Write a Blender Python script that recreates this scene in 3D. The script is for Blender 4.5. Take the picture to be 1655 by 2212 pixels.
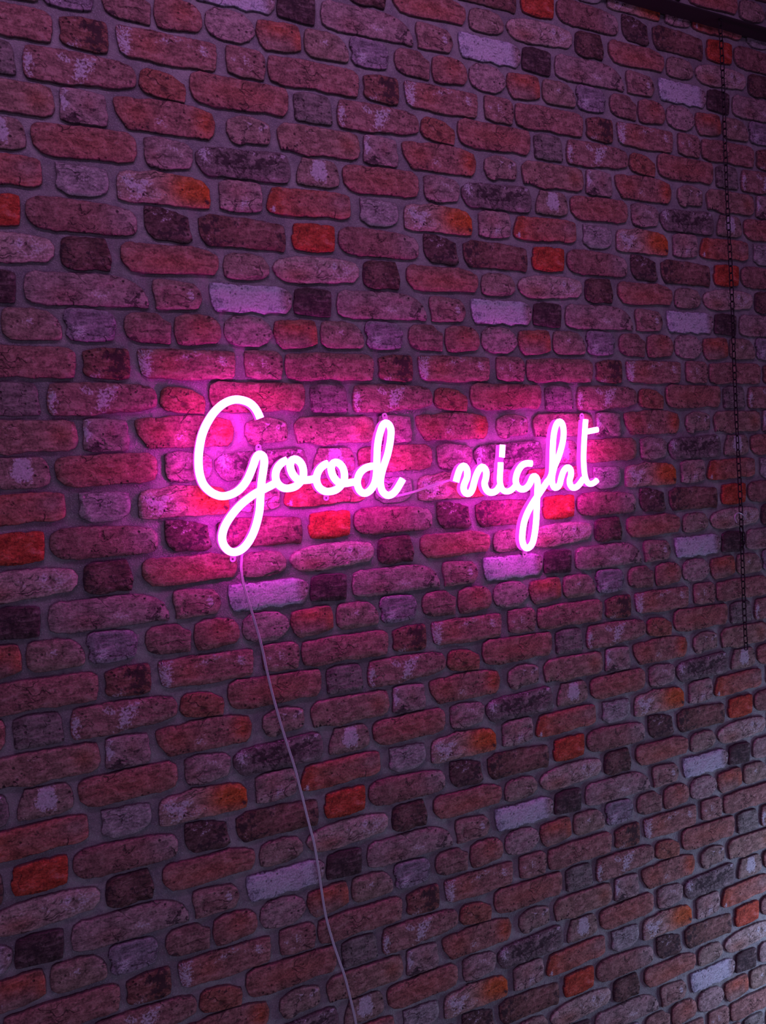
import bpy, math, random
import numpy as np
from mathutils import Vector, Matrix, noise
from mathutils.geometry import delaunay_2d_cdt

for o in list(bpy.data.objects): bpy.data.objects.remove(o)
scene = bpy.context.scene
COL = scene.collection

# ------------------------------------------------------------------ camera
W, H, F = 1655, 2212, 1558.53
S = 0.53                                    # the brick pattern repeats every 53 cm
SV = S * 1.00716
Z0 = 2.08                                   # height of pattern row v = 0 above the floor
CAM = Vector((0.045629, -1.284635, Z0 - 0.460280))
RIGHT = Vector((0.913843, -0.402635, -0.052681))
DOWN = Vector((-0.065259, -0.017574, -0.997714))
FWD = Vector((0.400789, 0.915192, -0.042336))
cd = bpy.data.cameras.new('camera'); cam = bpy.data.objects.new('camera', cd); COL.objects.link(cam)
cam.matrix_world = Matrix(((RIGHT.x, -DOWN.x, -FWD.x, CAM.x), (RIGHT.y, -DOWN.y, -FWD.y, CAM.y), (RIGHT.z, -DOWN.z, -FWD.z, CAM.z), (0, 0, 0, 1)))
cd.sensor_fit = 'HORIZONTAL'; cd.sensor_width = 36.0; cd.lens = F / W * 36.0; cd.clip_start = 0.02
scene.camera = cam

# ------------------------------------------------------------------ light
world = bpy.data.worlds.new('world'); scene.world = world; world.use_nodes = True
bg = world.node_tree.nodes['Background']
bg.inputs[0].default_value = (0.78, 0.36, 1.0, 1); bg.inputs[1].default_value = 0.092

def area(name, loc, target, size, color, power, spread=180):
    l = bpy.data.lights.new(name, 'AREA'); l.shape = 'RECTANGLE'; l.size, l.size_y = size
    l.color = color; l.energy = power; l.spread = math.radians(spread)
    o = bpy.data.objects.new(name, l); COL.objects.link(o); o.location = loc
    o.rotation_euler = (Vector(target) - Vector(loc)).to_track_quat('-Z', 'Y').to_euler()
    return o
area('overhead_fill', (0.45, -0.75, 2.82), (0.5, 0.0, 1.2), (1.6, 0.14), (0.84, 0.40, 1.0), 5.0)  # unseen light from above, added to cast shadows below the bricks
area('screen_lamp', (2.20, -0.42, 0.30), (1.6, 0.0, 0.20), (0.3, 0.5), (0.50, 0.68, 1.0), 8.0)

area('low_cool_fill', (0.5, -2.2, 0.35), (0.7, 0.0, 0.45), (1.8, 0.5), (0.60, 0.66, 1.0), 4.5)  # unseen soft fill, added low down to brighten and cool the lower wall

scene.view_settings.view_transform = 'Standard'; scene.view_settings.look = 'None'
scene.view_settings.gamma = 1; scene.view_settings.exposure = 0
scene.view_settings.use_curve_mapping = False
scene.cycles.max_bounces = 5; scene.cycles.diffuse_bounces = 3; scene.cycles.caustics_reflective = False; scene.cycles.caustics_refractive = False

# ------------------------------------------------------------------ helpers
def on_plane(px, py, y):
    """point of the photograph brought to the plane y in the room"""
    d = RIGHT * ((px - W / 2) / F) + DOWN * ((py - H / 2) / F) + FWD
    return CAM + d * ((y - CAM.y) / d.y)
def project(p):
    d = Vector(p) - CAM; z = d.dot(FWD)
    return d.dot(RIGHT) / z * F + W / 2, d.dot(DOWN) / z * F + H / 2
def mesh(name, verts, faces, mat, smooth=True):
    m = bpy.data.meshes.new(name); m.from_pydata([tuple(v) for v in verts], [], faces); m.validate()
    m.materials.append(mat)
    if smooth: m.polygons.foreach_set('use_smooth', [True] * len(m.polygons))
    return m
def link(name, m, parent=None, loc=(0, 0, 0)):
    o = bpy.data.objects.new(name, m); COL.objects.link(o); o.location = loc
    if parent: o.parent = parent
    return o
def empty(name, loc, label, cat, group=None):
    o = bpy.data.objects.new(name, None); COL.objects.link(o); o.location = loc; o.empty_display_size = 0.05
    o['label'] = label; o['category'] = cat
    if group: o['group'] = group
    return o
def box(x0, x1, y0, y1, z0, z1):
    v = [(x, y, z) for x in (x0, x1) for y in (y0, y1) for z in (z0, z1)]
    f = [(0, 1, 3, 2), (4, 6, 7, 5), (0, 4, 5, 1), (2, 3, 7, 6), (0, 2, 6, 4), (1, 5, 7, 3)]
    return v, f
def catmull(P, step):
    P = [Vector(p) for p in P]; out = []
    Q = [2 * P[0] - P[1]] + P + [2 * P[-1] - P[-2]]
    for i in range(1, len(Q) - 2):
        n = max(2, int((Q[i + 1] - Q[i]).length / step) + 1)
        for k in range(n):
            t = k / n; a, b, c, d = Q[i - 1], Q[i], Q[i + 1], Q[i + 2]
            out.append(0.5 * ((2 * b) + (c - a) * t + (2 * a - 5 * b + 4 * c - d) * t * t + (3 * b - a - 3 * c + d) * t ** 3))
    out.append(P[-1]); return out
def sweep(P, prof, V, Fc):
    """prof: closed list of (side, depth) pairs swept along a line lying parallel to the wall"""
    n = len(prof); base = len(V)
    for i, p in enumerate(P):
        t = (P[min(i + 1, len(P) - 1)] - P[max(i - 1, 0)]).normalized()
        s = Vector((t.z, 0, -t.x))
        for a, d in prof: V.append(p + s * a + Vector((0, d, 0)))
    for i in range(len(P) - 1):
        for k in range(n):
            a = base + i * n + k; b = base + i * n + (k + 1) % n
            Fc.append((a, b, b + n, a + n))
    Fc.append(tuple(base + k for k in range(n))[::-1]); e = base + (len(P) - 1) * n; Fc.append(tuple(e + k for k in range(n)))
def tube(P, r, V, Fc, n=8):
    base = len(V); up = Vector((0, 1, 0.01)).normalized()
    for i, p in enumerate(P):
        t = (P[min(i + 1, len(P) - 1)] - P[max(i - 1, 0)]).normalized()
        a = t.cross(up).normalized(); b = t.cross(a)
        for k in range(n):
            an = 2 * math.pi * k / n; V.append(p + a * r * math.cos(an) + b * r * math.sin(an))
    for i in range(len(P) - 1):
        for k in range(n):
            q = base + i * n + k; w = base + i * n + (k + 1) % n; Fc.append((q, w, w + n, q + n))
    Fc.append(tuple(base + k for k in range(n))[::-1]); e = base + (len(P) - 1) * n; Fc.append(tuple(e + k for k in range(n)))

# ------------------------------------------------------------------ materials
class NT:
    def __init__(s, name):
        s.m = bpy.data.materials.new(name); s.m.use_nodes = True; s.t = s.m.node_tree; s.t.nodes.clear()
    def n(s, kind, **kw):
        x = s.t.nodes.new('ShaderNode' + kind)
        for k, v in kw.items():
            if k.startswith('i_'):
                k = k[2:]; k = int(k) if k.isdigit() else k
                if isinstance(v, bpy.types.NodeSocket): s.t.links.new(v, x.inputs[k])
                else: x.inputs[k].default_value = v
            else: setattr(x, k, v)
        return x
    def math(s, op, a, b=0.0, c=None, clamp=False):
        x = s.n('Math', operation=op, i_0=a, i_1=b, use_clamp=clamp)
        if c is not None:
            if isinstance(c, bpy.types.NodeSocket): s.t.links.new(c, x.inputs[2])
            else: x.inputs[2].default_value = c
        return x.outputs[0]
    def step(s, v, a, b):
        x = s.n('MapRange', interpolation_type='SMOOTHSTEP', i_0=v, i_1=a, i_2=b, i_3=0.0, i_4=1.0)
        return x.outputs[0]
    def mix(s, f, a, b):
        x = s.n('Mix', data_type='RGBA')
        for i, v in ((0, f), (6, a), (7, b)):
            if isinstance(v, bpy.types.NodeSocket): s.t.links.new(v, x.inputs[i])
            else: x.inputs[i].default_value = v if i == 0 else (*v, 1)
        return x.outputs[2]
    def noise(s, vec, scale, detail=4, rough=0.6, dist=0.0):
        x = s.n('TexNoise', i_Scale=scale, i_Detail=detail, i_Roughness=rough, i_Distortion=dist)
        s.t.links.new(vec, x.inputs['Vector']); return x.outputs[0]
    def scale(s, vec, v, off=(0, 0, 0)):
        x = s.n('Mapping', i_Scale=v, i_Location=off); s.t.links.new(vec, x.inputs[0]); return x.outputs[0]
    def out(s, sh): s.t.links.new(sh, s.n('OutputMaterial').inputs[0]); return s.m

def simple(name, col, rough=0.5, metal=0.0, **kw):
    t = NT(name); p = t.n('BsdfPrincipled', i_Roughness=rough, i_Metallic=metal); p.inputs['Base Color'].default_value = (*col, 1)
    for k, v in kw.items(): p.inputs[k.replace('_', ' ')].default_value = v
    return t.out(p.outputs[0])
def emit(name, col):
    t = NT(name); p = t.n('Emission'); p.inputs[0].default_value = (*[c / max(col) for c in col], 1); p.inputs[1].default_value = max(col)
    return t.out(p.outputs[0])

def brick_material():
    t = NT('old_brick')
    uv = t.n('UVMap', uv_map='pattern').outputs[0]
    tint = t.n('Attribute', attribute_name='tint').outputs['Color']
    mk = t.n('Attribute', attribute_name='mask').outputs['Color']
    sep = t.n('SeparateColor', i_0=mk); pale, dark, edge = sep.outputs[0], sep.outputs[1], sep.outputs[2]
    big = t.noise(uv, 16, 3, .5); n1 = t.noise(uv, 55, 6, .65, .3); fine = t.noise(uv, 260, 4, .7)
    lay = t.noise(t.scale(uv, (38, 120, 1)), 1.0, 5, .62, .8)
    ca = t.math('MULTIPLY_ADD', fine, 0.55, t.math('MULTIPLY', lay, 0.45))           # light and dark grain
    grain = t.n('MapRange', i_0=ca, i_1=.36, i_2=.64, i_3=.35, i_4=1.65).outputs[0]
    g2 = t.n('MapRange', i_0=n1, i_1=.33, i_2=.67, i_3=.55, i_4=1.50).outputs[0]
    col = t.n('Mix', data_type='RGBA', blend_type='MULTIPLY'); col.inputs[0].default_value = 1
    t.t.links.new(tint, col.inputs[6])
    gg = t.math('MULTIPLY', grain, g2); t.t.links.new(t.n('CombineColor', i_0=gg, i_1=gg, i_2=gg).outputs[0], col.inputs[7])
    c = col.outputs[2]
    c = t.mix(t.math('MULTIPLY', t.step(t.math('MULTIPLY_ADD', n1, .6, t.math('MULTIPLY', lay, .4)), .51, .64), .55), c, t.mix(.45, tint, (.46, .32, .34)))
    c = t.mix(t.math('MULTIPLY', t.step(t.noise(uv, 120, 5, .7), .55, .68), .45), c, (.09, .045, .06))      # worn, dusty spots everywhere
    mixed = t.math('MULTIPLY_ADD', n1, .55, t.math('MULTIPLY', fine, .45))
    pf = t.step(t.math('ADD', pale, t.math('MULTIPLY', t.math('SUBTRACT', mixed, .5), 3.6)), .40, .74)
    pcol = t.mix(t.step(fine, .35, .62), (.40, .34, .42), (.62, .55, .68))
    c = t.mix(t.math('MULTIPLY', pf, .85), c, pcol)
    m2 = t.noise(t.scale(uv, (1, 1, 1), (3.1, 1.7, 0)), 85, 5, .7, .2)
    df = t.step(t.math('ADD', dark, t.math('MULTIPLY', t.math('SUBTRACT', m2, .5), 3.2)), .40, .66)
    c = t.mix(t.math('MULTIPLY', df, .85), c, (.045, .026, .036))
    # small pits
    vo = t.n('TexVoronoi', i_Scale=88.0, i_Randomness=1.0); t.t.links.new(uv, vo.inputs['Vector'])
    pit = t.math('MULTIPLY', t.math('SUBTRACT', 1.0, t.step(vo.outputs['Distance'], .10, .24)), t.step(big, .49, .60))
    c = t.mix(t.math('MULTIPLY', pit, .8), c, (.035, .018, .025))
    # hairline cracks running mostly along the brick
    wv = t.n('VectorMath', operation='MULTIPLY_ADD', i_0=t.n('TexNoise', i_Scale=26.0, i_Detail=4.0, i_Vector=uv).outputs[1], i_1=(.055, .055, 0), i_2=uv).outputs[0]
    vc = t.n('TexVoronoi', feature='DISTANCE_TO_EDGE', i_Scale=1.0); t.t.links.new(t.scale(wv, (19, 52, 1)), vc.inputs['Vector'])
    crk = t.math('MULTIPLY', t.math('SUBTRACT', 1.0, t.step(vc.outputs['Distance'], .004, .040)), t.step(t.noise(t.scale(uv, (1, 1, 1), (7.7, 0, 0)), 17, 3, .6), .52, .62))
    c = t.mix(t.math('MULTIPLY', crk, .6), c, (.035, .02, .03))
    # shadow lines along the brick edges, painted in as noise-broken dark rims
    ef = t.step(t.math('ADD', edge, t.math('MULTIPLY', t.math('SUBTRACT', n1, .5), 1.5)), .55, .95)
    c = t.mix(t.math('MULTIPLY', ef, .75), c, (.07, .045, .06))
    h = t.math('ADD', t.math('MULTIPLY', n1, .5), t.math('MULTIPLY_ADD', lay, .45, t.math('MULTIPLY', fine, .22)))
    h = t.math('SUBTRACT', h, t.math('MULTIPLY', t.math('ADD', pit, crk), .6))
    bump = t.n('Bump', i_Strength=.9, i_Distance=.0045, i_Height=h)
    p = t.n('BsdfPrincipled', i_Roughness=.9, i_Normal=bump.outputs[0]); t.t.links.new(c, p.inputs['Base Color'])
    p.inputs['Specular IOR Level'].default_value = .15
    return t.out(p.outputs[0])
def mortar_material():
    t = NT('mortar'); tc = t.n('TexCoord').outputs['Object']
    a = t.noise(tc, 9, 3, .5); b = t.noise(tc, 60, 6, .65); f = t.noise(tc, 420, 3, .7)
    c = t.mix(t.step(a, .35, .65), (.25, .215, .235), (.41, .365, .385))
    d = t.noise(tc, 28, 5, .7, .4); c = t.mix(t.math('MULTIPLY', t.step(d, .48, .66), .5), c, (.20, .16, .20))
    c = t.mix(t.math('MULTIPLY', t.step(b, .50, .66), .6), c, (.20, .175, .22))
    c = t.mix(t.math('MULTIPLY', t.step(f, .52, .66), .45), c, (.58, .54, .58))
    h = t.math('MULTIPLY_ADD', b, .8, t.math('MULTIPLY', f, .35))
    bump = t.n('Bump', i_Strength=1.0, i_Distance=.006, i_Height=h)
    p = t.n('BsdfPrincipled', i_Roughness=.95, i_Normal=bump.outputs[0]); t.t.links.new(c, p.inputs['Base Color'])
    p.inputs['Specular IOR Level'].default_value = .1
    return t.out(p.outputs[0])
M_BRICK = brick_material(); M_MORTAR = mortar_material()
M_LENS = emit('lit_pink_silicone', (115.0, 2.8, 86.0))
M_HOUSE = emit('side_glow_silicone', (1.35, 0.07, 1.1))
M_ACRYL = simple('clear_acrylic', (.92, .88, .92), .18, Transmission_Weight=.45, IOR=1.45)
M_CABLE = simple('clear_cable', (.62, .55, .66), .3, Transmission_Weight=.15)
M_CHAIN = simple('black_chain_metal', (.018, .014, .018), .42, .6)
M_SCREW = simple('dark_screw', (.10, .07, .10), .4, .8)
def plaster(name, col):
    t = NT(name); tc = t.n('TexCoord').outputs['Object']; a = t.noise(tc, 6, 5, .6)
    c = t.mix(a, tuple(x * .85 for x in col), col); p = t.n('BsdfPrincipled', i_Roughness=.9); t.t.links.new(c, p.inputs['Base Color'])
    return t.out(p.outputs[0])
def boards():
    t = NT('floor_boards'); tc = t.n('TexCoord').outputs['Object']
    br = t.n('TexBrick', i_Scale=1.0, offset=.5); br.inputs['Brick Width'].default_value = 1.2; br.inputs['Row Height'].default_value = .14; br.inputs['Mortar Size'].default_value = .003
    br.inputs['Color1'].default_value = (.10, .07, .05, 1); br.inputs['Color2'].default_value = (.15, .10, .07, 1); br.inputs['Mortar'].default_value = (.02, .015, .01, 1)
    t.t.links.new(tc, br.inputs['Vector']); g = t.noise(t.scale(tc, (3, 60, 1)), 1, 5, .6)
    c = t.mix(t.math('MULTIPLY', g, .4), (.05, .035, .025), (.1, .07, .05)); mx = t.n('Mix', data_type='RGBA', i_0=.3)
    t.t.links.new(br.outputs[0], mx.inputs[6]); t.t.links.new(c, mx.inputs[7])
    p = t.n('BsdfPrincipled', i_Roughness=.5); t.t.links.new(mx.outputs[2], p.inputs['Base Color']); return t.out(p.outputs[0])

BRICK_OUTLINES = {  # brick outlines within one repeat of the wall pattern (u right, v down, in repeats)
  'orange': [[-0.1299,1.9637],[-0.1068,1.9623],[-0.0673,1.9589],[-0.0325,1.9597],[-0.0073,1.9586],[0.0159,1.9626],[0.0152,2.0026],[0.0138,2.0431],[-0.0004,2.0463],[-0.0386,2.0511],[-0.0759,2.0518],[-0.1126,2.0498],[-0.1318,2.0457],[-0.1366,2.0278],[-0.1397,2.0022],[-0.1322,1.9974]],
  'redlong_a': [[0.0365,0.9715],[0.0671,0.956],[0.1611,0.9557],[0.2578,0.9627],[0.3074,0.9682],[0.3411,0.9783],[0.3483,0.9958],[0.3471,1.026],[0.3369,1.044],[0.3129,1.0502],[0.2592,1.0503],[0.172,1.05],[0.1041,1.0511],[0.0612,1.0454],[0.0425,1.0293],[0.0341,1.0071]],
  'mottdark': [[0.3766,1.9513],[0.4221,1.9564],[0.472,1.9645],[0.5104,1.9797],[0.5118,2.0203],[0.5201,2.0466],[0.5055,2.059],[0.4547,2.054],[0.4082,2.054],[0.3826,2.0356],[0.3753,2.0021]],
  'darkred_long': [[0.5445,1.9759],[0.5798,1.9599],[0.641,1.962],[0.7036,1.9622],[0.7673,1.9664],[0.832,1.9749],[0.8356,2.0244],[0.829,2.061],[0.7834,2.0563],[0.7403,2.0583],[0.6768,2.0572],[0.6145,2.0582],[0.5656,2.0581],[0.5527,2.0386],[0.5448,2.0042]],
  'pale_long': [[-0.196,1.1457],[-0.2098,1.128],[-0.2153,1.1153],[-0.197,1.0924],[-0.1447,1.0785],[-0.0759,1.0716],[-0.0124,1.0725],[0.0363,1.0736],[0.0919,1.0826],[0.1025,1.1],[0.1006,1.1289],[0.0809,1.1486],[0.0411,1.1496],[-0.0017,1.1556],[-0.0501,1.159],[-0.1134,1.1641],[-0.1626,1.1612]],
  'dark_small': [[0.1276,1.077],[0.1537,1.0684],[0.2053,1.0696],[0.2511,1.0664],[0.2595,1.1008],[0.2665,1.1314],[0.259,1.1643],[0.2169,1.1597],[0.1645,1.1651],[0.1408,1.1606],[0.1246,1.1497],[0.1219,1.1129]],
  'red_b': [[0.298,1.0857],[0.3115,1.0719],[0.3661,1.0731],[0.4218,1.0743],[0.5163,1.0704],[0.5664,1.0795],[0.5991,1.0963],[0.5967,1.1336],[0.5855,1.1543],[0.5501,1.1527],[0.5032,1.1557],[0.4532,1.1583],[0.3965,1.162],[0.3605,1.162],[0.3242,1.1562],[0.3036,1.139],[0.2959,1.1194]],
  'mid_b': [[0.6255,1.0888],[0.6543,1.0794],[0.7157,1.0807],[0.7526,1.088],[0.7718,1.1181],[0.7682,1.1422],[0.7443,1.1561],[0.7106,1.1629],[0.6492,1.1627],[0.6214,1.1559],[0.6176,1.1198]],
  'dark_c': [[0.8638,1.1886],[0.9015,1.18],[0.9679,1.1846],[0.9924,1.1891],[0.9872,1.2392],[0.9851,1.2749],[0.8961,1.2711],[0.857,1.2666],[0.8547,1.2332]],
  'mauve_long': [[0.0221,1.1888],[0.0456,1.1808],[0.0854,1.1818],[0.1123,1.1812],[0.1636,1.1797],[0.2157,1.1782],[0.2686,1.1804],[0.3218,1.1939],[0.3499,1.2123],[0.3663,1.2447],[0.3682,1.2718],[0.3352,1.2695],[0.2628,1.2717],[0.2095,1.2743],[0.1575,1.2731],[0.1062,1.2755],[0.0725,1.2766],[0.0332,1.2695],[0.0174,1.2602],[0.0128,1.2308]],
  'mott_c': [[0.3888,1.1822],[0.4337,1.1833],[0.4706,1.1854],[0.5164,1.1923],[0.5345,1.2139],[0.5365,1.2456],[0.5234,1.2676],[0.4844,1.2707],[0.427,1.2733],[0.3895,1.2725],[0.3948,1.2636],[0.3896,1.2283],[0.3855,1.2049]],
  'white': [[0.568,1.1821],[0.5958,1.1811],[0.6682,1.1847],[0.7301,1.1831],[0.7934,1.1814],[0.8228,1.1886],[0.8475,1.2076],[0.8451,1.2487],[0.8222,1.2708],[0.7797,1.2659],[0.7455,1.2742],[0.7044,1.2653],[0.6709,1.2734],[0.6223,1.2716],[0.5823,1.2708],[0.5702,1.2416],[0.5682,1.2098]],
  'red_crack': [[0.7841,1.2992],[0.8292,1.2964],[0.8948,1.2918],[0.9256,1.2954],[0.9297,1.3379],[0.93,1.3716],[0.8894,1.383],[0.8454,1.3876],[0.8065,1.3885],[0.7862,1.3693],[0.7774,1.3394]],
  'brownish': [[-0.0464,1.2946],[-0.0108,1.2924],[0.0318,1.291],[0.0711,1.2982],[0.0997,1.3223],[0.1079,1.3528],[0.1062,1.3783],[0.0656,1.3813],[0.0158,1.3828],[-0.033,1.3824],[-0.0511,1.3653],[-0.0535,1.3293]],
  'bluish': [[0.1203,1.2921],[0.1395,1.2855],[0.1912,1.2868],[0.2542,1.2932],[0.2651,1.3191],[0.2609,1.3562],[0.2562,1.3744],[0.2202,1.3804],[0.1676,1.3838],[0.1334,1.3787],[0.1189,1.3655],[0.1293,1.3375],[0.117,1.3174]],
  'red_d': [[0.2946,1.308],[0.3156,1.2918],[0.3524,1.2889],[0.3968,1.2907],[0.4105,1.3118],[0.4327,1.3186],[0.4326,1.3496],[0.4286,1.384],[0.3836,1.3814],[0.3282,1.3792],[0.2999,1.3656],[0.2909,1.3378]],
  'red_e': [[0.4518,1.3017],[0.4833,1.2881],[0.5337,1.2905],[0.5687,1.2969],[0.5912,1.3196],[0.5935,1.3478],[0.5838,1.3744],[0.5359,1.3796],[0.4965,1.3859],[0.4543,1.3838],[0.4453,1.3436]],
  'mauve_round': [[0.6098,1.31],[0.6373,1.2894],[0.6824,1.2869],[0.7359,1.2934],[0.7639,1.3172],[0.7706,1.3468],[0.7521,1.373],[0.7178,1.3847],[0.664,1.3854],[0.6239,1.3759],[0.6056,1.3454]],
  'redlong_f': [[-0.1823,1.4874],[-0.189,1.4553],[-0.1841,1.4105],[-0.1141,1.407],[-0.0663,1.4022],[0.0044,1.4063],[0.0641,1.4048],[0.1248,1.4069],[0.141,1.4205],[0.1381,1.4646],[0.1329,1.4924],[0.0917,1.4964],[0.0583,1.4925],[0.0182,1.4965],[-0.0239,1.4891],[-0.0886,1.4974],[-0.1358,1.4978]],
  'darkmott_f': [[0.162,1.4164],[0.1868,1.4091],[0.2365,1.4035],[0.2937,1.4065],[0.2999,1.4227],[0.2988,1.4682],[0.2935,1.494],[0.2482,1.4979],[0.2128,1.4957],[0.1779,1.4917],[0.1613,1.4796],[0.1682,1.4546]],
  'long_g': [[0.3267,1.4038],[0.382,1.4063],[0.4189,1.402],[0.4953,1.4054],[0.5739,1.4048],[0.6341,1.4074],[0.6336,1.4496],[0.6291,1.4892],[0.5923,1.4955],[0.5486,1.4925],[0.5088,1.5001],[0.451,1.4966],[0.3756,1.4922],[0.3505,1.4919],[0.3327,1.4813],[0.3279,1.4422]],
  'small_g': [[0.6712,1.4026],[0.7169,1.4008],[0.78,1.4014],[0.7984,1.4163],[0.7975,1.4658],[0.7937,1.4941],[0.7533,1.4921],[0.7111,1.4958],[0.6744,1.4841],[0.6685,1.4467]],
  'greybrown': [[-0.1028,1.5198],[-0.0737,1.5126],[-0.0254,1.5123],[0.0201,1.5168],[0.0288,1.5366],[0.0294,1.5769],[0.0324,1.6067],[0.0009,1.6079],[-0.0415,1.6086],[-0.0864,1.6069],[-0.1019,1.602],[-0.1025,1.5626]],
  'mottwhite_long': [[0.0634,1.5172],[0.0838,1.5134],[0.1453,1.5131],[0.1941,1.5122],[0.2651,1.5149],[0.3304,1.5183],[0.3631,1.5277],[0.3762,1.5571],[0.3708,1.5832],[0.3328,1.5957],[0.2958,1.6004],[0.2524,1.6],[0.2094,1.6033],[0.1702,1.611],[0.1184,1.6086],[0.064,1.6092],[0.0551,1.5927],[0.0558,1.5562]],
  'red_h': [[0.3918,1.5326],[0.4112,1.5242],[0.4492,1.5247],[0.4873,1.533],[0.4984,1.5428],[0.525,1.5552],[0.5272,1.5834],[0.5235,1.6106],[0.4827,1.6064],[0.4366,1.6036],[0.399,1.5961],[0.3854,1.5742]],
  'redlong_h': [[0.5472,1.5162],[0.5757,1.5048],[0.6483,1.5083],[0.7312,1.5092],[0.8164,1.51],[0.8685,1.5118],[0.8737,1.5357],[0.8688,1.581],[0.8542,1.6038],[0.7896,1.597],[0.7466,1.6031],[0.6836,1.6045],[0.6219,1.6059],[0.5698,1.6008],[0.5509,1.5835],[0.5448,1.5546]],
  'long_i': [[-0.1302,1.7105],[-0.1611,1.714],[-0.1677,1.6784],[-0.1682,1.649],[-0.1472,1.6276],[-0.0811,1.6241],[-0.0167,1.6262],[0.0495,1.6266],[0.0832,1.6258],[0.1238,1.6319],[0.1291,1.6553],[0.1304,1.6892],[0.1221,1.7099],[0.0942,1.717],[0.0436,1.7155],[-0.0062,1.7158],[-0.0392,1.7195],[-0.0717,1.7233]],
  'whitedark_i': [[0.1518,1.6262],[0.1729,1.6228],[0.2222,1.6247],[0.2758,1.6292],[0.2773,1.662],[0.283,1.6861],[0.2791,1.7198],[0.2446,1.7203],[0.2018,1.7209],[0.1664,1.7229],[0.146,1.7149],[0.1504,1.6746]],
  'redlong_i': [[0.3031,1.6286],[0.3311,1.6224],[0.3795,1.6236],[0.4243,1.6163],[0.5016,1.6165],[0.5604,1.6232],[0.608,1.6338],[0.6166,1.6596],[0.6123,1.6952],[0.5948,1.7161],[0.5467,1.7147],[0.4953,1.7166],[0.4371,1.7169],[0.3916,1.7136],[0.3613,1.7173],[0.3437,1.7157],[0.3265,1.6948],[0.3098,1.6683]],
  'mott_i': [[0.6606,1.6432],[0.7031,1.6263],[0.7452,1.6255],[0.7998,1.6413],[0.802,1.6771],[0.796,1.7051],[0.7615,1.707],[0.7191,1.7073],[0.6974,1.7196],[0.6689,1.71],[0.656,1.6831]],
  'whitepatch': [[-0.0853,1.7347],[-0.0404,1.7374],[0.0024,1.7359],[0.0288,1.738],[0.041,1.7554],[0.0457,1.786],[0.0438,1.8151],[0.0097,1.8256],[-0.0298,1.8236],[-0.0689,1.8252],[-0.1072,1.8233],[-0.1084,1.7942],[-0.0967,1.7609]],
  'redlong_j': [[0.0649,1.7496],[0.0826,1.7387],[0.1273,1.7371],[0.1797,1.7352],[0.2331,1.7332],[0.2873,1.733],[0.3388,1.734],[0.3603,1.7482],[0.3616,1.7874],[0.3522,1.8166],[0.3182,1.8246],[0.2633,1.8239],[0.2093,1.825],[0.1561,1.828],[0.1212,1.8294],[0.0874,1.8216],[0.0683,1.8023],[0.0633,1.7752]],
  'mauve_j': [[0.3898,1.7426],[0.417,1.7325],[0.4746,1.7363],[0.5211,1.7437],[0.5359,1.7607],[0.5359,1.7927],[0.5244,1.8184],[0.4887,1.8227],[0.4493,1.83],[0.3997,1.825],[0.388,1.8009]],
  'darklong_j': [[0.5477,1.7631],[0.5769,1.7448],[0.6341,1.74],[0.6962,1.7399],[0.7598,1.7357],[0.8247,1.7314],[0.855,1.7372],[0.8642,1.7684],[0.8665,1.8027],[0.8541,1.8255],[0.8187,1.8309],[0.7541,1.8301],[0.6907,1.8292],[0.6285,1.8304],[0.5875,1.8339],[0.5643,1.8188],[0.5499,1.7916]],
  'redlong_k': [[-0.2133,1.931],[-0.221,1.9147],[-0.215,1.8867],[-0.1997,1.8481],[-0.0959,1.8458],[-0.0311,1.8434],[0.0353,1.8427],[0.0821,1.8501],[0.0833,1.884],[0.0812,1.9171],[0.0565,1.9295],[-0.0035,1.9254],[-0.0532,1.931],[-0.1179,1.9359]],
  'mauvegrey_k': [[0.1234,1.8487],[0.1651,1.8509],[0.2182,1.8518],[0.2685,1.8558],[0.2735,1.8916],[0.2662,1.9207],[0.2379,1.9369],[0.1946,1.9415],[0.1593,1.9403],[0.122,1.9235],[0.1281,1.8836]],
  'cracked_k': [[0.301,1.8633],[0.3277,1.85],[0.3727,1.8485],[0.4102,1.8411],[0.4677,1.8459],[0.5226,1.848],[0.5697,1.8604],[0.5847,1.8799],[0.5845,1.9163],[0.581,1.9399],[0.5327,1.9408],[0.4813,1.9407],[0.4232,1.9389],[0.3659,1.9409],[0.3292,1.9437],[0.2982,1.9362],[0.2988,1.8976]],
  'pink_k': [[0.6191,1.8508],[0.6525,1.8417],[0.711,1.8417],[0.7576,1.8433],[0.7617,1.8816],[0.7566,1.9306],[0.705,1.9397],[0.6547,1.9406],[0.6179,1.9362],[0.6206,1.8919]],
}
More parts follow.
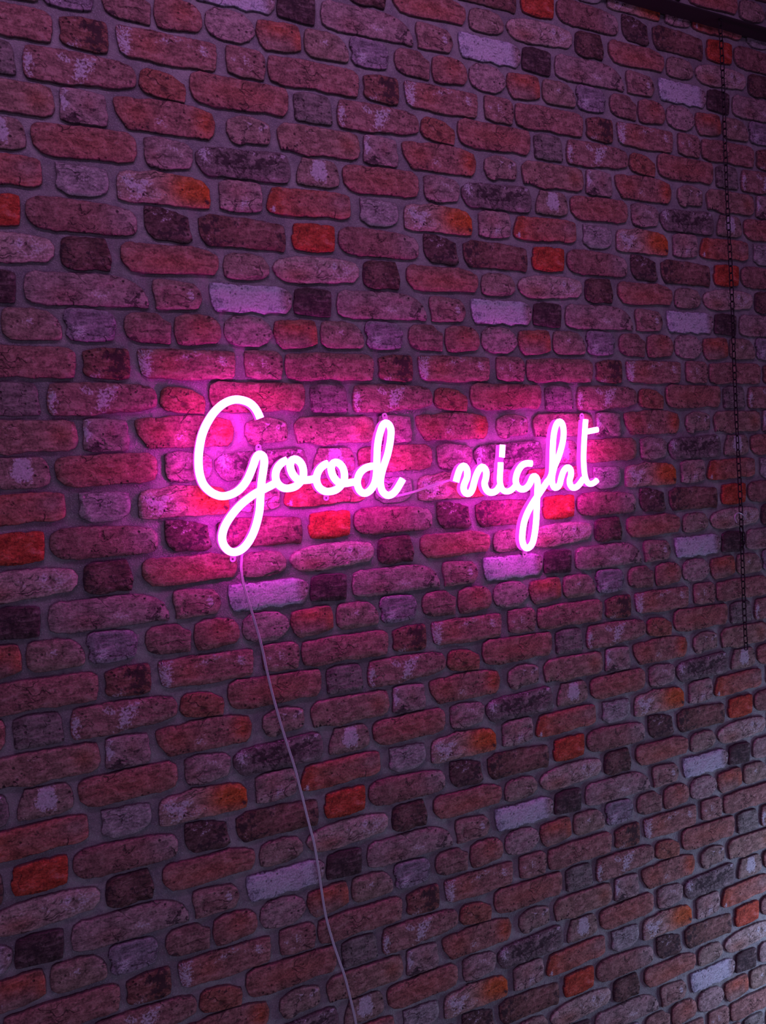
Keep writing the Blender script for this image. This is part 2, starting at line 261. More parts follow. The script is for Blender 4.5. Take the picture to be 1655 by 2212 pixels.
STROKES = {  # centre lines of the letter tubes as seen in the photograph (pixels)
  'G': [[563.1,903.2],[557.3,889.5],[547.9,876.4],[534.9,867.4],[516.0,862.6],[498.6,864.8],[481.2,873.5],[465.3,888.0],[453.7,904.0],[443.5,922.8],[436.3,943.1],[431.9,964.9],[429.7,986.6],[430.2,1011.3],[434.1,1031.6],[441.3,1047.9],[452.9,1060.2],[465.3,1067.9],[479.8,1071.8],[495.7,1069.6],[511.7,1062.4],[524.7,1050.8],[534.9,1036.3],[542.8,1018.9],[549.4,1001.5],[552.3,992.4],[558.1,983.0],[563.9,981.5],[569.7,985.9],[571.8,993.9],[571.4,1004.0],[568.9,1021.4],[566.5,1037.4],[565.3,1050.8],[563.9,1065.3],[563.1,1081.2],[561.7,1101.5],[557.3,1123.3],[550.8,1145.0],[542.8,1162.4],[533.4,1176.9],[521.8,1187.8],[508.8,1192.9],[496.4,1190.7],[487.0,1182.0],[481.9,1171.1],[480.9,1158.1],[484.1,1143.6],[490.6,1129.1],[500.1,1114.6],[511.7,1100.1],[524.7,1087.0],[539.2,1075.4],[553.7,1065.3],[569.7,1057.3],[582.7,1050.8],[592.9,1045.2],[599.4,1039.9]],
  'o1': [[620.9,993.8],[610.8,998.9],[601.3,1009.1],[596.5,1022.1],[597.0,1035.2],[602.8,1046.8],[613.7,1054.0],[625.3,1054.7],[638.3,1051.1],[648.5,1042.4],[655.7,1030.8],[656.4,1016.3],[652.8,1003.3],[645.6,994.6],[636.9,991.7],[630.3,996.0],[627.9,1007.6],[633.2,1023.6],[644.1,1035.2],[658.6,1037.3],[676.0,1035.2],[683.3,1032.3]],
  'o2': [[709.7,1000.7],[699.5,1005.7],[690.1,1015.9],[685.3,1028.9],[685.7,1042.0],[691.5,1053.6],[702.4,1060.8],[714.0,1061.6],[727.1,1057.9],[737.2,1049.2],[744.5,1037.6],[745.2,1023.1],[741.6,1010.1],[734.3,1001.4],[725.6,998.5],[719.1,1002.8],[716.6,1014.4],[722.0,1030.4],[732.9,1042.0],[747.4,1044.2],[761.6,1041.7],[771.7,1041.0]],
  'd': [[813.2,1007.0],[802.4,1007.3],[790.8,1011.0],[780.6,1019.4],[774.8,1031.0],[773.1,1044.0],[776.3,1055.6],[782.1,1062.9],[789.3,1065.5],[798.0,1061.7],[805.3,1053.9],[811.1,1042.6],[814.2,1026.6],[815.4,1007.8],[815.7,988.9],[816.9,964.3],[819.8,945.4],[824.1,929.5],[828.5,918.6],[834.3,913.5],[841.5,917.1],[845.9,928.0],[845.6,942.5],[843.3,959.9],[838.6,981.7],[832.8,999.1],[827.7,1015.0],[823.8,1032.4],[823.5,1046.9],[827.0,1060.0],[833.5,1067.5],[840.8,1070.1],[850.2,1066.2],[858.2,1057.5],[864.7,1046.9],[871.5,1035.0]],
  'n': [[986.6,1040.7],[989.1,1030.9],[993.2,1017.9],[997.5,1010.3],[1003.0,1006.5],[1008.4,1010.3],[1011.1,1020.1],[1010.2,1032.0],[1005.7,1042.9],[1003.0,1052.7],[1004.8,1061.4],[1010.6,1066.3],[1017.6,1064.1],[1022.5,1054.9],[1025.8,1041.8],[1030.2,1027.7],[1035.6,1016.3],[1042.7,1008.6],[1049.2,1012.4],[1052.2,1022.2],[1050.5,1035.3],[1048.3,1042.9],[1049.7,1051.6],[1054.1,1059.8],[1061.1,1063.8],[1069.8,1062.5],[1076.4,1057.6],[1080.7,1050.5]],
  'i': [[1082.9,998.9],[1082.7,1009.2],[1081.8,1023.3],[1081.3,1035.3],[1082.4,1046.2],[1085.6,1055.4],[1092.1,1060.8],[1100.3,1061.2],[1107.9,1057.3],[1114.4,1050.5]],
  'dot': [[1087.3,961.1],[1086.7,970.0],[1086.2,980.9],[1085.6,987.6]],
  'gap': [[1085.6,986.3],[1084.0,1000.5]],
  'g': [[1150.3,1001.2],[1139.5,1000.8],[1130.0,1004.9],[1122.1,1015.0],[1117.4,1026.6],[1115.8,1039.7],[1119.9,1051.3],[1128.6,1056.8],[1138.0,1054.5],[1145.3,1046.2],[1150.3,1035.3],[1152.4,1031.0],[1157.3,1028.8],[1161.7,1034.8],[1163.1,1046.8],[1162.5,1063.1],[1161.7,1081.6],[1160.9,1103.3],[1159.8,1125.1],[1157.1,1150.1],[1152.4,1171.8],[1145.9,1181.6],[1139.9,1184.0],[1134.0,1180.0],[1130.2,1168.6],[1130.2,1152.3],[1133.4,1130.5],[1139.9,1110.9],[1147.6,1095.7],[1156.8,1080.5],[1164.4,1069.6],[1173.1,1056.6],[1181.8,1043.5],[1187.3,1037.0]],
  'h': [[1181.5,1042.6],[1188.0,1035.3],[1193.4,1022.3],[1194.9,1000.5],[1195.6,971.5],[1197.2,945.4],[1200.4,926.6],[1205.0,915.0],[1210.5,910.6],[1216.3,915.7],[1219.2,930.9],[1217.8,951.2],[1213.1,971.5],[1206.9,990.4],[1199.6,1007.8],[1194.9,1026.6],[1194.3,1041.1],[1198.2,1052.0],[1204.7,1053.0],[1210.5,1046.2],[1214.1,1032.4],[1219.2,1017.9],[1227.2,1009.9],[1234.0,1013.6],[1235.2,1025.2],[1232.3,1036.8],[1233.4,1046.9],[1239.5,1053.4],[1248.2,1051.3],[1255.5,1043.3],[1262.0,1033.9]],
  't': [[1266.8,906.3],[1265.3,925.1],[1263.4,957.0],[1262.3,986.0],[1263.0,1007.8],[1265.0,1026.6],[1269.2,1039.7],[1275.8,1045.2],[1284.5,1043.3],[1291.7,1037.1]],
  'bar': [[1267.8,932.4],[1280.1,930.2],[1292.4,927.7]],
}

OR = (.46, .072, .045); RD = (.31, .142, .140); RB = (.245, .115, .118); MV = (.33, .215, .23); BN = (.30, .19, .18); DK = (.085, .05, .058); PL = (.50, .46, .60)
# name: (tint, [colour blobs / pale blobs / dark blobs]) ; blob = (kind, cx, cy, rx, ry, strength[, colour]) in the brick's own 0..1 frame
LOOK = {
 'orange': (OR, [('c', .85, .6, .25, .5, .5, (.42, .05, .03))]),
 'redlong_a': (RB, [('c', .5, .5, .35, .5, .5, RD), ('c', .92, .4, .2, .6, .9, MV), ('d', .8, .75, .1, .2, .35), ('d', .1, .95, .1, .15, .4)]),
 'mottdark': ((.13, .07, .075), [('p', .4, .15, .3, .2, .35), ('p', .3, .4, .3, .2, .15), ('d', .8, .5, .25, .4, .4), ('d', .4, .9, .4, .25, .45)]),
 'darkred_long': ((.17, .08, .075), [('c', .65, .45, .3, .4, .7, RD), ('d', .08, .5, .14, .5, .5), ('d', .3, .9, .3, .2, .35), ('d', .95, .7, .1, .4, .4), ('d', .3, .15, .2, .2, .35), ('p', .12, .75, .1, .15, .15)]),
 'pale_long': ((.40, .27, .27), [('p', .8, .4, .25, .5, .35), ('p', .3, .4, .3, .4, .15), ('c', .25, .7, .2, .3, .8, (.35, .16, .14))]),
 'dark_small': ((.12, .06, .06), [('c', .35, .5, .25, .3, .6, (.26, .13, .13)), ('d', .05, .5, .12, .6, .6), ('d', .7, .5, .3, .5, .35)]),
 'red_b': (RD, [('c', .5, .6, .5, .4, .6, (.38, .11, .085)), ('d', .3, .08, .3, .12, .3)]),
 'mid_b': (BN, [('p', .55, .6, .3, .3, .2), ('d', .25, .1, .3, .15, .35), ('d', .05, .8, .1, .3, .25)]),
 'dark_c': (DK, [('d', .5, .5, .6, .6, .35), ('p', .75, .1, .2, .1, .15)]),
 'mauve_long': (MV, [('c', .3, .7, .15, .3, .7, RB), ('p', .62, .6, .18, .3, .25), ('p', .12, .5, .1, .4, .2), ('d', .88, .75, .12, .3, .45), ('d', .3, .9, .1, .2, .3), ('c', .75, .2, .25, .2, .5, (.26, .13, .15))]),
 'mott_c': ((.32, .18, .18), [('c', .45, .6, .3, .3, .7, RB), ('p', .8, .4, .2, .4, .35), ('d', .4, .85, .3, .15, .35)]),
 'white': (PL, [('p', .45, .5, .5, .7, .75), ('c', .95, .5, .1, .8, .9, MV)]),
 'red_crack': (RD, [('c', .5, .25, .5, .3, .8, (.40, .10, .07)), ('c', .95, .6, .12, .4, .7, (.45, .09, .05)), ('p', .2, .8, .25, .15, .25), ('c', .4, .85, .5, .2, .6, BN)]),
 'brownish': ((.29, .18, .165), [('p', .5, .4, .25, .2, .3), ('c', .9, .3, .2, .4, .5, MV)]),
 'bluish': ((.27, .21, .27), [('p', .3, .75, .2, .25, .45), ('d', .8, .9, .2, .12, .35), ('p', .1, .3, .15, .25, .3), ('d', .05, .75, .1, .2, .35)]),
 'red_d': ((.27, .14, .14), [('d', .1, .85, .15, .15, .4), ('d', .6, .95, .3, .1, .3)]),
 'red_e': (RD, [('c', .6, .4, .3, .4, .6, (.36, .10, .08)), ('p', .97, .6, .05, .2, .3), ('d', .3, .95, .4, .1, .3)]),
 'mauve_round': ((.36, .23, .25), [('p', .3, .2, .2, .2, .2), ('d', .1, .85, .15, .2, .5), ('d', .97, .5, .08, .3, .45)]),
 'redlong_f': (RD, [('c', .2, .5, .2, .5, .6, RB), ('d', .92, .55, .08, .2, .3), ('d', .4, .9, .1, .1, .35), ('d', .35, .6, .05, .2, .25)]),
 'darkmott_f': ((.22, .09, .08), [('d', .6, .15, .35, .18, .6), ('d', .8, .55, .22, .45, .6), ('d', .45, .72, .35, .16, .5), ('p', .25, .9, .2, .1, .45), ('c', .2, .4, .15, .3, .5, RD)]),
 'long_g': (RD, [('p', .06, .5, .1, .7, .55), ('p', .5, .22, .28, .16, .35), ('p', .85, .35, .12, .25, .3), ('c', .3, .5, .15, .4, .5, (.38, .11, .08)), ('d', .3, .05, .1, .12, .3)]),
 'small_g': ((.30, .15, .15), [('p', .4, .35, .3, .3, .3), ('p', .6, .7, .2, .2, .25), ('d', .9, .6, .15, .3, .3)]),
 'greybrown': ((.21, .16, .165), [('d', .03, .6, .07, .5, .5), ('d', .7, .1, .2, .1, .3), ('p', .5, .9, .3, .1, .12)]),
 'mottwhite_long': ((.30, .15, .15), [('p', .05, .6, .05, .6, .7), ('p', .34, .2, .06, .25, .55), ('p', .5, .55, .07, .5, .6), ('p', .62, .3, .12, .3, .3), ('d', .9, .7, .12, .3, .25), ('p', .35, .9, .08, .1, .4)]),
 'red_h': ((.31, .11, .09), [('d', .35, .12, .3, .12, .5), ('d', .5, .9, .3, .1, .3)]),
 'redlong_h': (RD, [('c', .5, .5, .5, .4, .5, (.37, .10, .08)), ('d', .3, .1, .3, .1, .25), ('p', .7, .05, .03, .12, .35)]),
 'long_i': ((.31, .17, .155), [('c', .85, .45, .12, .3, .7, (.33, .12, .09)), ('p', .2, .3, .2, .3, .2), ('d', .15, .92, .12, .1, .6), ('c', .4, .5, .15, .3, .5, RB), ('p', .97, .3, .04, .3, .2)]),
 'whitedark_i': (MV, [('p', .1, .4, .09, .5, .8), ('d', .25, .85, .12, .25, .8), ('c', .6, .4, .2, .3, .7, RB), ('d', .62, .35, .2, .2, .35), ('d', .08, .95, .1, .1, .6)]),
 'redlong_i': (RD, [('c', .9, .5, .12, .5, .8, (.42, .09, .05)), ('p', .42, .6, .07, .2, .4), ('c', .2, .5, .2, .5, .5, (.34, .085, .06)), ('d', .25, .95, .2, .15, .3)]),
 'mott_i': (BN, [('p', .55, .3, .3, .25, .35), ('d', .8, .3, .08, .2, .55), ('d', .3, .9, .25, .15, .5), ('d', .8, .8, .2, .15, .35), ('p', .9, .2, .1, .15, .3)]),
 'whitepatch': (BN, [('p', .52, .42, .2, .45, .95), ('d', .08, .2, .15, .12, .6), ('d', .08, .85, .15, .2, .5), ('d', .5, .95, .3, .08, .4)]),
 'redlong_j': (RD, [('c', .5, .5, .5, .5, .5, (.36, .10, .08))]),
 'mauve_j': (MV, [('p', .6, .3, .3, .3, .3), ('c', .15, .65, .2, .35, .7, RB), ('p', .4, .7, .2, .2, .25), ('d', .1, .9, .15, .15, .35)]),
 'darklong_j': ((.19, .135, .15), [('d', .35, .5, .25, .5, .5), ('d', .75, .45, .25, .45, .42), ('p', .08, .35, .09, .4, .45), ('p', .92, .2, .08, .2, .35), ('p', .5, .05, .4, .08, .3), ('p', .05, .8, .08, .15, .2)]),
 'redlong_k': ((.36, .10, .08), [('c', .1, .5, .15, .5, .8, (.42, .08, .045)), ('p', .06, .88, .05, .12, .6), ('c', .6, .5, .4, .5, .5, RD), ('c', .9, .35, .15, .4, .5, MV)]),
 'mauvegrey_k': ((.32, .26, .29), [('p', .5, .4, .4, .4, .25), ('d', .05, .4, .08, .15, .4), ('d', .1, .9, .12, .1, .3)]),
 'cracked_k': ((.38, .24, .23), [('p', .2, .55, .25, .5, .5), ('c', .8, .45, .28, .6, 1.0, (.50, .11, .04)), ('c', .98, .5, .1, .6, .9, (.55, .10, .03)), ('d', .15, .75, .15, .08, .55), ('d', .94, .85, .08, .1, .5)]),
 'pink_k': ((.36, .23, .24), [('c', .4, .35, .3, .3, .6, (.30, .13, .13)), ('p', .5, .75, .4, .25, .3), ('d', .03, .55, .05, .2, .3)]),
}

# ------------------------------------------------------------------ one mesh for each brick of the pattern
Y_MORTAR = 0.0052
def inside(p, P):
    c = False; n = len(P)
    for i in range(n):
        a, b = P[i], P[i - 1]
        if (a[1] > p[1]) != (b[1] > p[1]) and p[0] < (b[0] - a[0]) * (p[1] - a[1]) / (b[1] - a[1]) + a[0]: c = not c
    return c
def dist(p, P):
    m = 9
    for i in range(len(P)):
        a, b = P[i - 1], P[i]; ab = (b[0] - a[0], b[1] - a[1]); L = ab[0] ** 2 + ab[1] ** 2 or 1e-12
        t = max(0, min(1, ((p[0] - a[0]) * ab[0] + (p[1] - a[1]) * ab[1]) / L))
        m = min(m, math.hypot(p[0] - a[0] - t * ab[0], p[1] - a[1] - t * ab[1]))
    return m
def brick_data(name, idx):
    rnd = random.Random(idx * 7 + 1)
    P = [(u * S, -v * SV) for u, v in BRICK_OUTLINES[name]]
    # resample and roughen the outline
    R = []
    for i in range(len(P)):
        a, b = P[i], P[(i + 1) % len(P)]; L = math.hypot(b[0] - a[0], b[1] - a[1]); n = max(1, round(L / .0055))
        for k in range(n): R.append((a[0] + (b[0] - a[0]) * k / n, a[1] + (b[1] - a[1]) * k / n))
    R2 = []
    for i, p in enumerate(R):
        q, w = R[i - 1], R[(i + 1) % len(R)]
        x = .7 * p[0] + .15 * (q[0] + w[0]); y = .7 * p[1] + .15 * (q[1] + w[1])
        j = noise.noise_vector(Vector((x * 90, y * 90, idx))) * .0014 + noise.noise_vector(Vector((x * 260, y * 260, idx))) * .0011
        R2.append((x + j.x, y + j.y))
    R = R2; cx = sum(p[0] for p in R) / len(R); cy = sum(p[1] for p in R) / len(R)
    x0, x1 = min(p[0] for p in R), max(p[0] for p in R); y0, y1 = min(p[1] for p in R), max(p[1] for p in R)
    nrm = []
    for i in range(len(R)):
        q, w = R[i - 1], R[(i + 1) % len(R)]; tx, ty = w[0] - q[0], w[1] - q[1]; L = math.hypot(tx, ty) or 1
        nrm.append((ty / L, -tx / L))
    s = sum(R[i - 1][0] * R[i][1] - R[i][0] * R[i - 1][1] for i in range(len(R)))
    sg = 1 if s > 0 else -1
    prot = rnd.uniform(-.0008, .0008)
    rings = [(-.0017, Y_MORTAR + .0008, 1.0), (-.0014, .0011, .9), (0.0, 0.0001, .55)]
    V = []; E = []
    for ins, yy, e in rings:
        for p, nn in zip(R, nrm):
            V.append((p[0] - sg * nn[0] * ins, yy + (prot if e < 1 else 0), p[1] - sg * nn[1] * ins)); E.append(e)
    n = len(R); Fc = []
    for r in range(2):
        for k in range(n):
            a = r * n + k; b = r * n + (k + 1) % n; Fc.append((a, b, b + n, a + n) if sg > 0 else (a, a + n, b + n, b))
    inner = [(V[2 * n + k][0], V[2 * n + k][2]) for k in range(n)]
    pts = list(inner); g = .0095; yy = y0 + g
    row = 0
    while yy < y1:
        xx = x0 + (g / 2 if row % 2 else g)
        while xx < x1:
            p = (xx + rnd.uniform(-.0015, .0015), yy + rnd.uniform(-.0015, .0015))
            if inside(p, inner) and dist(p, inner) > .0035: pts.append(p)
            xx += g
        yy += g; row += 1
    r = delaunay_2d_cdt([Vector(p) for p in pts], [], [list(range(n))], 1, 1e-7)
    vs, fs, orig = r[0], r[2], r[3]
    mp = {}
    for i, v in enumerate(vs):
        o = [k for k in orig[i] if k < n]
        if o: mp[i] = 2 * n + o[0]
        else:
            mp[i] = len(V)
            d = dist((v.x, v.y), inner)
            z = prot - .0004 * min(1, d / .006) + noise.noise(Vector((v.x * 55, v.y * 75, idx))) * .0012 + noise.noise(Vector((v.x * 16, v.y * 16, 5))) * .0010
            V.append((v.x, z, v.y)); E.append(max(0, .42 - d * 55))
    for f in fs:
        f = tuple(mp[i] for i in f)
        if len(set(f)) < 3: continue
        a, b, c = (V[f[0]], V[f[1]], V[f[2]])
        cr = (b[0] - a[0]) * (c[2] - a[2]) - (c[0] - a[0]) * (b[2] - a[2])
        Fc.append(f if cr > 0 else f[::-1])
    tint0, blobs = LOOK[name]
    T = []; K = []
    for (x, y, z), e in zip(V, E):
        s_ = (x - x0) / (x1 - x0); t_ = (y1 - z) / (y1 - y0); c = list(tint0); pl = dk = 0.0
        for bl in blobs:
            w = math.exp(-(((s_ - bl[1]) / bl[3]) ** 2 + ((t_ - bl[2]) / bl[4]) ** 2) * 1.1) * bl[5]
            if bl[0] == 'c': w = min(1, w * 1.25); c = [a + (b - a) * w for a, b in zip(c, bl[6])]
            elif bl[0] == 'p': pl += w * 1.4
            else: dk += w * 1.3
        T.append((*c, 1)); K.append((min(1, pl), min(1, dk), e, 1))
    V = np.array(V); T = np.array(T); K = np.array(K)
    UV = np.stack([V[:, 0], V[:, 2]], 1)
    org = np.array([cx, 0, cy])
    return dict(V=V - org, F=Fc, T=T, K=K, UV=UV, org=org, box=(x0, x1, y0, y1))
def put_mesh(name, V, Fc, T, K, UV, mat):
    m = bpy.data.meshes.new(name); m.from_pydata(V.tolist(), [], Fc); m.materials.append(mat)
    a = m.attributes.new('tint', 'FLOAT_COLOR', 'POINT'); a.data.foreach_set('color', T.astype(np.float32).ravel())
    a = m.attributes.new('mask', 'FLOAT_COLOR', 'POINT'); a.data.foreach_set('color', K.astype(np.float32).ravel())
    l = m.uv_layers.new(name='pattern'); vi = np.zeros(len(m.loops), dtype=np.int32); m.loops.foreach_get('vertex_index', vi)
    l.data.foreach_set('uv', UV[vi].astype(np.float32).ravel())
    m.polygons.foreach_set('use_smooth', [True] * len(m.polygons)); return m
def join_data(items):
    V = []; T = []; K = []; U = []; Fc = []; b = 0
    for d, off in items:
        V.append(d['V'] + d['org'] + off); T.append(d['T']); K.append(d['K']); U.append(d['UV'])
        Fc += [tuple(i + b for i in f) for f in d['F']]; b += len(d['V'])
    return np.concatenate(V), Fc, np.concatenate(T), np.concatenate(K), np.concatenate(U)
DATA = {n: brick_data(n, i) for i, n in enumerate(BRICK_OUTLINES)}

# ------------------------------------------------------------------ the room
X0, X1, ZC = -0.75, 2.35, 2.90
ZBOX = on_plane(1555, 60, 0.0).z            # underside of the boxing over the wall
v, f = box(X0, X1, Y_MORTAR, .16, 0, ZC)
wall = link('wall_back', mesh('wall_back', v, f, M_MORTAR, False)); wall['kind'] = 'structure'
wall['label'] = 'old red and grey brick wall with pale mortar joints behind the neon sign'
v, f = box(X0, X1, -2.6, .16, -.08, 0)
o = link('floor', mesh('floor', v, f, boards(), False)); o['kind'] = 'structure'
v, f = box(X0, X1, -2.6, .16, ZC, ZC + .08)
o = link('ceiling', mesh('ceiling', v, f, plaster('ceiling_plaster', (.35, .33, .35)), False)); o['kind'] = 'structure'

cells = []
for name, d in DATA.items():
    x0, x1, z0, z1 = d['box']
    for cu in range(-3, 6):
        for cv in range(-4, 5):
            ox, oz = cu * S, Z0 - cv * SV
            a, b, c, e = x0 + ox, x1 + ox, z0 + oz, z1 + oz
            if a < X0 + .003 or b > X1 - .003 or c < .003 or e > ZC - .003: continue
            pp = [project((x, 0, z)) for x in (a, b) for z in (c, e)]
            xs = [min(max(p[0], 0), W) for p in pp]; ys = [min(max(p[1], 0), H) for p in pp]
            vis = (max(xs) - min(xs)) * (max(ys) - min(ys))
            full = abs((pp[2][0] - pp[0][0]) * (pp[1][1] - pp[0][1]))
            if c > ZBOX: vis = 0
            cells.append((min(vis, full * 1.1), name, Vector((ox, 0, oz))))
cells.sort(key=lambda t: -t[0])
near = [c for c in cells[:300] if c[0] > 60]; rest = cells[len(near):]
proto = {}
for a, name, off in near:
    d = DATA[name]; loc = Vector(d['org']) + off
    if name not in proto:
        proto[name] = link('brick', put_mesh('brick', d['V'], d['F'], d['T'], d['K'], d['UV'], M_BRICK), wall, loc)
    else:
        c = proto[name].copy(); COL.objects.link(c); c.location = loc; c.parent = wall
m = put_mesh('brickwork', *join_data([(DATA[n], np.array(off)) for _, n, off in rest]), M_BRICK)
o = link('brickwork', m, wall); o['kind'] = 'stuff'

# boxing along the top of the wall, faced with the same brick
YB = -.040
v, f = box(X0, X1, YB + .006, Y_MORTAR - .0005, ZBOX, ZC - .001)
bulk = link('trim_1', mesh('trim_1', v, f, M_MORTAR, False)); bulk['kind'] = 'structure'
bulk['label'] = 'shallow brick faced boxing standing out from the wall above the chain'
M_SHADE = simple('dark_underside_shade', (.018, .012, .014), .8)  # near-black colour standing in for the shade under the boxing
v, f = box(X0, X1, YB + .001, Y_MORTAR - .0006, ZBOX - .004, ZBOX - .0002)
o = link('underside_shade', mesh('underside_shade', v, f, M_SHADE, False), bulk); o['label'] = 'near-black strip under the boxing, shade put into its colour'
sx, sz = S * .37, SV * .275; vis_b = []; oth = []
for name, d in DATA.items():
    x0, x1, z0, z1 = d['box']
    for cu in range(-3, 6):
        for cv in range(-4, 5):
            ox, oz = cu * S + sx, Z0 - cv * SV + sz
            a, b, c, e = x0 + ox, x1 + ox, z0 + oz, z1 + oz
            if a < X0 + .003 or b > X1 - .003 or c < ZBOX + .001 or e > ZC - .004: continue
            p = project(((a + b) / 2, YB, c + .02)); off = Vector((ox, YB, oz))
            (vis_b if -100 < p[0] < W + 80 and p[1] > -25 else oth).append((name, off))
for name, off in vis_b:
    d = DATA[name]
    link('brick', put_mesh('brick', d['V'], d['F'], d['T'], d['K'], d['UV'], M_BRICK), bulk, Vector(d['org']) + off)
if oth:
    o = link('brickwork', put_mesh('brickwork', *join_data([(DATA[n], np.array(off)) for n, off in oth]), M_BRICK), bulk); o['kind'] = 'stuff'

# ------------------------------------------------------------------ the neon words
Y_BACK, Y_MID, Y_TOP = -.014, -.0290, -.0350
def profile(w, kind):
    if kind == 'house': return [(-w, Y_BACK), (-w, Y_MID), (w, Y_MID), (w, Y_BACK)]
    pts = [(-w, Y_MID + .0003)]
    for k in range(7):
        a = math.pi * k / 6; pts.append((-w * math.cos(a), Y_MID - .0018 - (Y_MID - Y_TOP - .0018) * math.sin(a)))
    return pts + [(w, Y_MID + .0003)]
WREF = -.0325
def stroke_line(key): return catmull([(lambda q: (q.x, 0, q.z))(on_plane(x, y, WREF)) for x, y in STROKES[key]], .004)
def letter(parent, name, keys, w, extra_house=()):
    V = []; Fc = []
    for k in keys: sweep(stroke_line(k), profile(w, 'lens'), V, Fc)
    inv = Vector(parent.location)
    a = link(name, mesh(name, [x - inv for x in V], Fc, M_LENS), parent)
    V = []; Fc = []
    for k in list(keys) + list(extra_house): sweep(stroke_line(k), profile(w * .97, 'house'), V, Fc)
    b = link('side_wall', mesh('side_wall', [x - inv for x in V], Fc, M_HOUSE, False), a)
    b['label'] = 'dimmer pink side of the letter tube'
    return a
def tab(parent, px, py, to, r=.0052):
    """clear mounting eye: ring with a hole and a neck towards the tube"""
    c = on_plane(px, py, Y_BACK + .001); c.y = 0; t = on_plane(to[0], to[1], Y_BACK + .001); t.y = 0
    d = (t - c).normalized(); s = Vector((d.z, 0, -d.x)); n = 24; hole = .0019; V = []; Fc = []
    outl = []; inn = []
    for k in range(n):
        a = 2 * math.pi * k / n; dx = math.cos(a); dz = math.sin(a); q = d * dx + s * dz
        if dx > 0: q = d * (dx * 0 + (.012 / r) * (1 if abs(dz) < .999 else 0)) * (1 if dx > .05 else 0) + s * max(-1, min(1, dz * 1.25)) if dx > .3 else q
        outl.append(c + q * r); inn.append(c + (d * dx + s * dz) * hole)
    for y in (Y_BACK + .0012, Y_BACK + .004):
        V += [p + Vector((0, y, 0)) for p in outl]; V += [p + Vector((0, y, 0)) for p in inn]
    for k in range(n):
        j = (k + 1) % n
        Fc += [(k, j, n + j, n + k), (2 * n + k, 3 * n + k, 3 * n + j, 2 * n + j), (k, 2 * n + k, 2 * n + j, j), (n + k, n + j, 3 * n + j, 3 * n + k)]
    o = link('mounting_eye', mesh('mounting_eye', [v_ - Vector(parent.location) for v_ in V], Fc, M_ACRYL, False), parent)
    # screw through the eye into the wall
    V = []; Fc = []; n = 12
    prof = [(.0016, Y_MORTAR + .01), (.0016, Y_BACK + .0035), (.0016, Y_BACK + .002), (.0012, Y_BACK + .0014), (.0001, Y_BACK + .0014)]
    for rr, y in prof:
        for k in range(n): V.append(c + Vector((rr * math.cos(2 * math.pi * k / n), y, rr * math.sin(2 * math.pi * k / n))))
    for i in range(len(prof) - 1):
        for k in range(n): Fc.append((i * n + k, i * n + (k + 1) % n, (i + 1) * n + (k + 1) % n, (i + 1) * n + k))
    link('screw', mesh('screw', [v_ - Vector(parent.location) for v_ in V], Fc, M_SCREW), o)
g0 = on_plane(640, 1060, Y_BACK)
good = empty('neon_sign', g0, 'glowing pink neon word Good in looping handwriting on the brick wall, larger left word', 'sign', 'pink neon words on the wall')
letter(good, 'letter_g', ['G'], .0067); letter(good, 'letter_o', ['o1'], .0067); letter(good, 'letter_o', ['o2'], .0067); letter(good, 'letter_d', ['d'], .0067)
tab(good, 558.8, 965.6, (560, 990)); tab(good, 503, 1208, (505, 1190)); tab(good, 705, 1075.8, (707, 1055)); tab(good, 831.4, 897.6, (835, 915))
n0 = on_plane(1150, 1040, Y_BACK)
night = empty('neon_sign', n0, 'glowing pink neon word night in handwriting, smaller right word of the two', 'sign', 'pink neon words on the wall')
letter(night, 'letter_n', ['n'], .0067); letter(night, 'letter_i', ['i', 'dot'], .0060, ('gap',)); letter(night, 'letter_g', ['g'], .0067)
letter(night, 'letter_h', ['h'], .0065); letter(night, 'letter_t', ['t', 'bar'], .0060)
tab(night, 1035.6, 993.4, (1038, 1012)); tab(night, 1257.6, 897.6, (1259, 915)); tab(night, 1134, 1198, (1138, 1180))

# ------------------------------------------------------------------ cables
def cable(name, pix, ys, r, label, cat):
    n = len(pix); P = []
    for i, (x, y) in enumerate(pix):
        t = i / (n - 1) * (len(ys) - 1); k = min(int(t), len(ys) - 2); P.append(on_plane(x, y, ys[k] + (ys[k + 1] - ys[k]) * (t - k)))
    P = catmull(P, .012); base = P[0].copy()
    e = empty(name, base, label, cat)
    for sg in (-1, 1):
        Q = []
        for i, p in enumerate(P):
            t = (P[min(i + 1, len(P) - 1)] - P[max(i - 1, 0)]).normalized(); s = Vector((t.z, 0, -t.x)).normalized()
            Q.append(p + s * sg * r * .86 - base)
        V = []; Fc = []; tube(Q, r, V, Fc, 8); link('core', mesh('core', V, Fc, M_CABLE), e)
    return e
cord = [(524, 1190), (522.5, 1203), (521.5, 1216), (521, 1230), (526, 1261), (538, 1303), (552.3, 1349), (565.4, 1397), (574, 1437.5), (584, 1481), (595.7, 1525.7), (613.5, 1586.6), (636.3, 1657.6), (652.8, 1721), (666.8, 1777), (677.5, 1818), (683.5, 1850), (689, 1884), (695.7, 1930.8), (704, 1979.6), (717.6, 2030), (731, 2070.5), (744.5, 2109), (754.6, 2147.8), (763, 2183), (769, 2212), (778, 2270), (786, 2340)]
cable('power_cord', cord, [-.013, -.012, -.010, -.009, -.008], .0013, 'thin clear two core cord hanging down from the tail of the word Good', 'cord')
cable('connecting_wire', [(845, 1074), (860, 1071), (885.4, 1065), (910.8, 1057), (936, 1048), (953, 1043), (972.5, 1037), (984, 1034)], [-.013, -.010, -.013], .0013, 'short clear wire joining the word Good to the word night', 'wire')

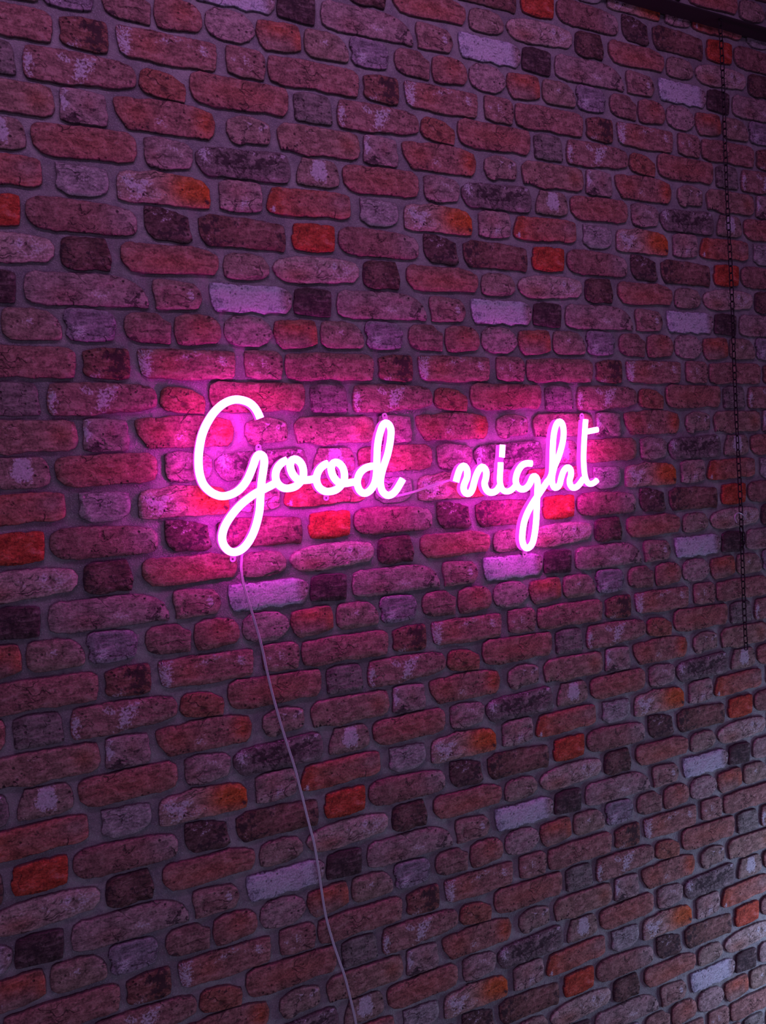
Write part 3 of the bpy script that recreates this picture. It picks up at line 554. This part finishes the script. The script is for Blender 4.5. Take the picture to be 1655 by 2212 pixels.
# ------------------------------------------------------------------ black chain
YC = -.030
pitch, lw, wr = .0167, .0042, .00125
def link_mesh(L=pitch, w=lw, r=wr):
    V = []; Fc = []; pts = []
    h = L / 2 - w + r * 1.0
    for k in range(8): a = math.pi * k / 7; pts.append((w * math.cos(a), h + w * math.sin(a)))
    for k in range(8): a = math.pi + math.pi * k / 7; pts.append((w * math.cos(a), -h + w * math.sin(a)))
    n = len(pts); m = 7
    for i in range(n):
        a, b = pts[i - 1], pts[(i + 1) % n]; t = Vector((b[0] - a[0], 0, b[1] - a[1])).normalized(); s = Vector((t.z, 0, -t.x))
        for k in range(m):
            an = 2 * math.pi * k / m; V.append(Vector((pts[i][0], 0, pts[i][1])) + s * r * math.cos(an) + Vector((0, r * math.sin(an), 0)))
    for i in range(n):
        for k in range(m): Fc.append((i * m + k, i * m + (k + 1) % m, ((i + 1) % n) * m + (k + 1) % m, ((i + 1) % n) * m + k))
    return mesh('link', V, Fc, M_CHAIN)
top = on_plane(1556.5, 64, YC); top.z = ZBOX - .012; bot = on_plane(1612, 1396, YC)
chain = empty('hanging_chain', top, 'thin black link chain hanging down the right side of the brick wall', 'chain')
lm = link_mesh(); d = bot - top; N = int(d.length / pitch); base_q = d.to_track_quat('-Z', 'Y')
rnd = random.Random(5); first = None
def add_link(p, q):
    global first
    if first is None: o = first = link('link', lm, chain)
    else: o = first.copy(); COL.objects.link(o); o.parent = chain
    o.location = p; o.rotation_mode = 'QUATERNION'; o.rotation_quaternion = q
for k in range(N + 1):
    p = d * (k / N); p.x += .0012 * math.sin(k * .21); ang = (-2 if k % 2 else -100) + rnd.uniform(-14, 14)
    add_link(p, base_q @ Matrix.Rotation(math.radians(ang), 3, 'Z').to_quaternion())
# doubled strand: a short tail of links hooked back on the chain
for k in range(4):
    q = on_plane(1602 + [0, 4, 4.5, 1][k], 1146 + k * 11, YC - .004) - top
    add_link(q, Matrix.Rotation(math.radians([-14, -6, 6, 20][k]), 3, 'Y').to_quaternion() @ Matrix.Rotation(math.radians(-6 if k % 2 else -96), 3, 'Z').to_quaternion())
V = []; Fc = []
hk = [on_plane(x, y, YC - .006) - top for x, y in [(1592, 1129), (1588, 1121), (1588, 1114), (1592, 1109), (1598, 1108), (1604, 1111), (1608, 1116), (1611, 1121)]]
tube(catmull(hk, .002), .0017, V, Fc, 8); o = link('hook', mesh('hook', V, Fc, simple('pale_steel', (.55, .48, .58), .25, .2)), chain); o['label'] = 'small shiny hook clipped to the chain'
V = []; Fc = []; e = Vector((0, 0, .012)); tube([e + Vector((0, 0, .0005)), e * .5, Vector((0, 0, .004))], .0022, V, Fc, 10)
link('ceiling_eye', mesh('ceiling_eye', V, Fc, M_CHAIN), chain)
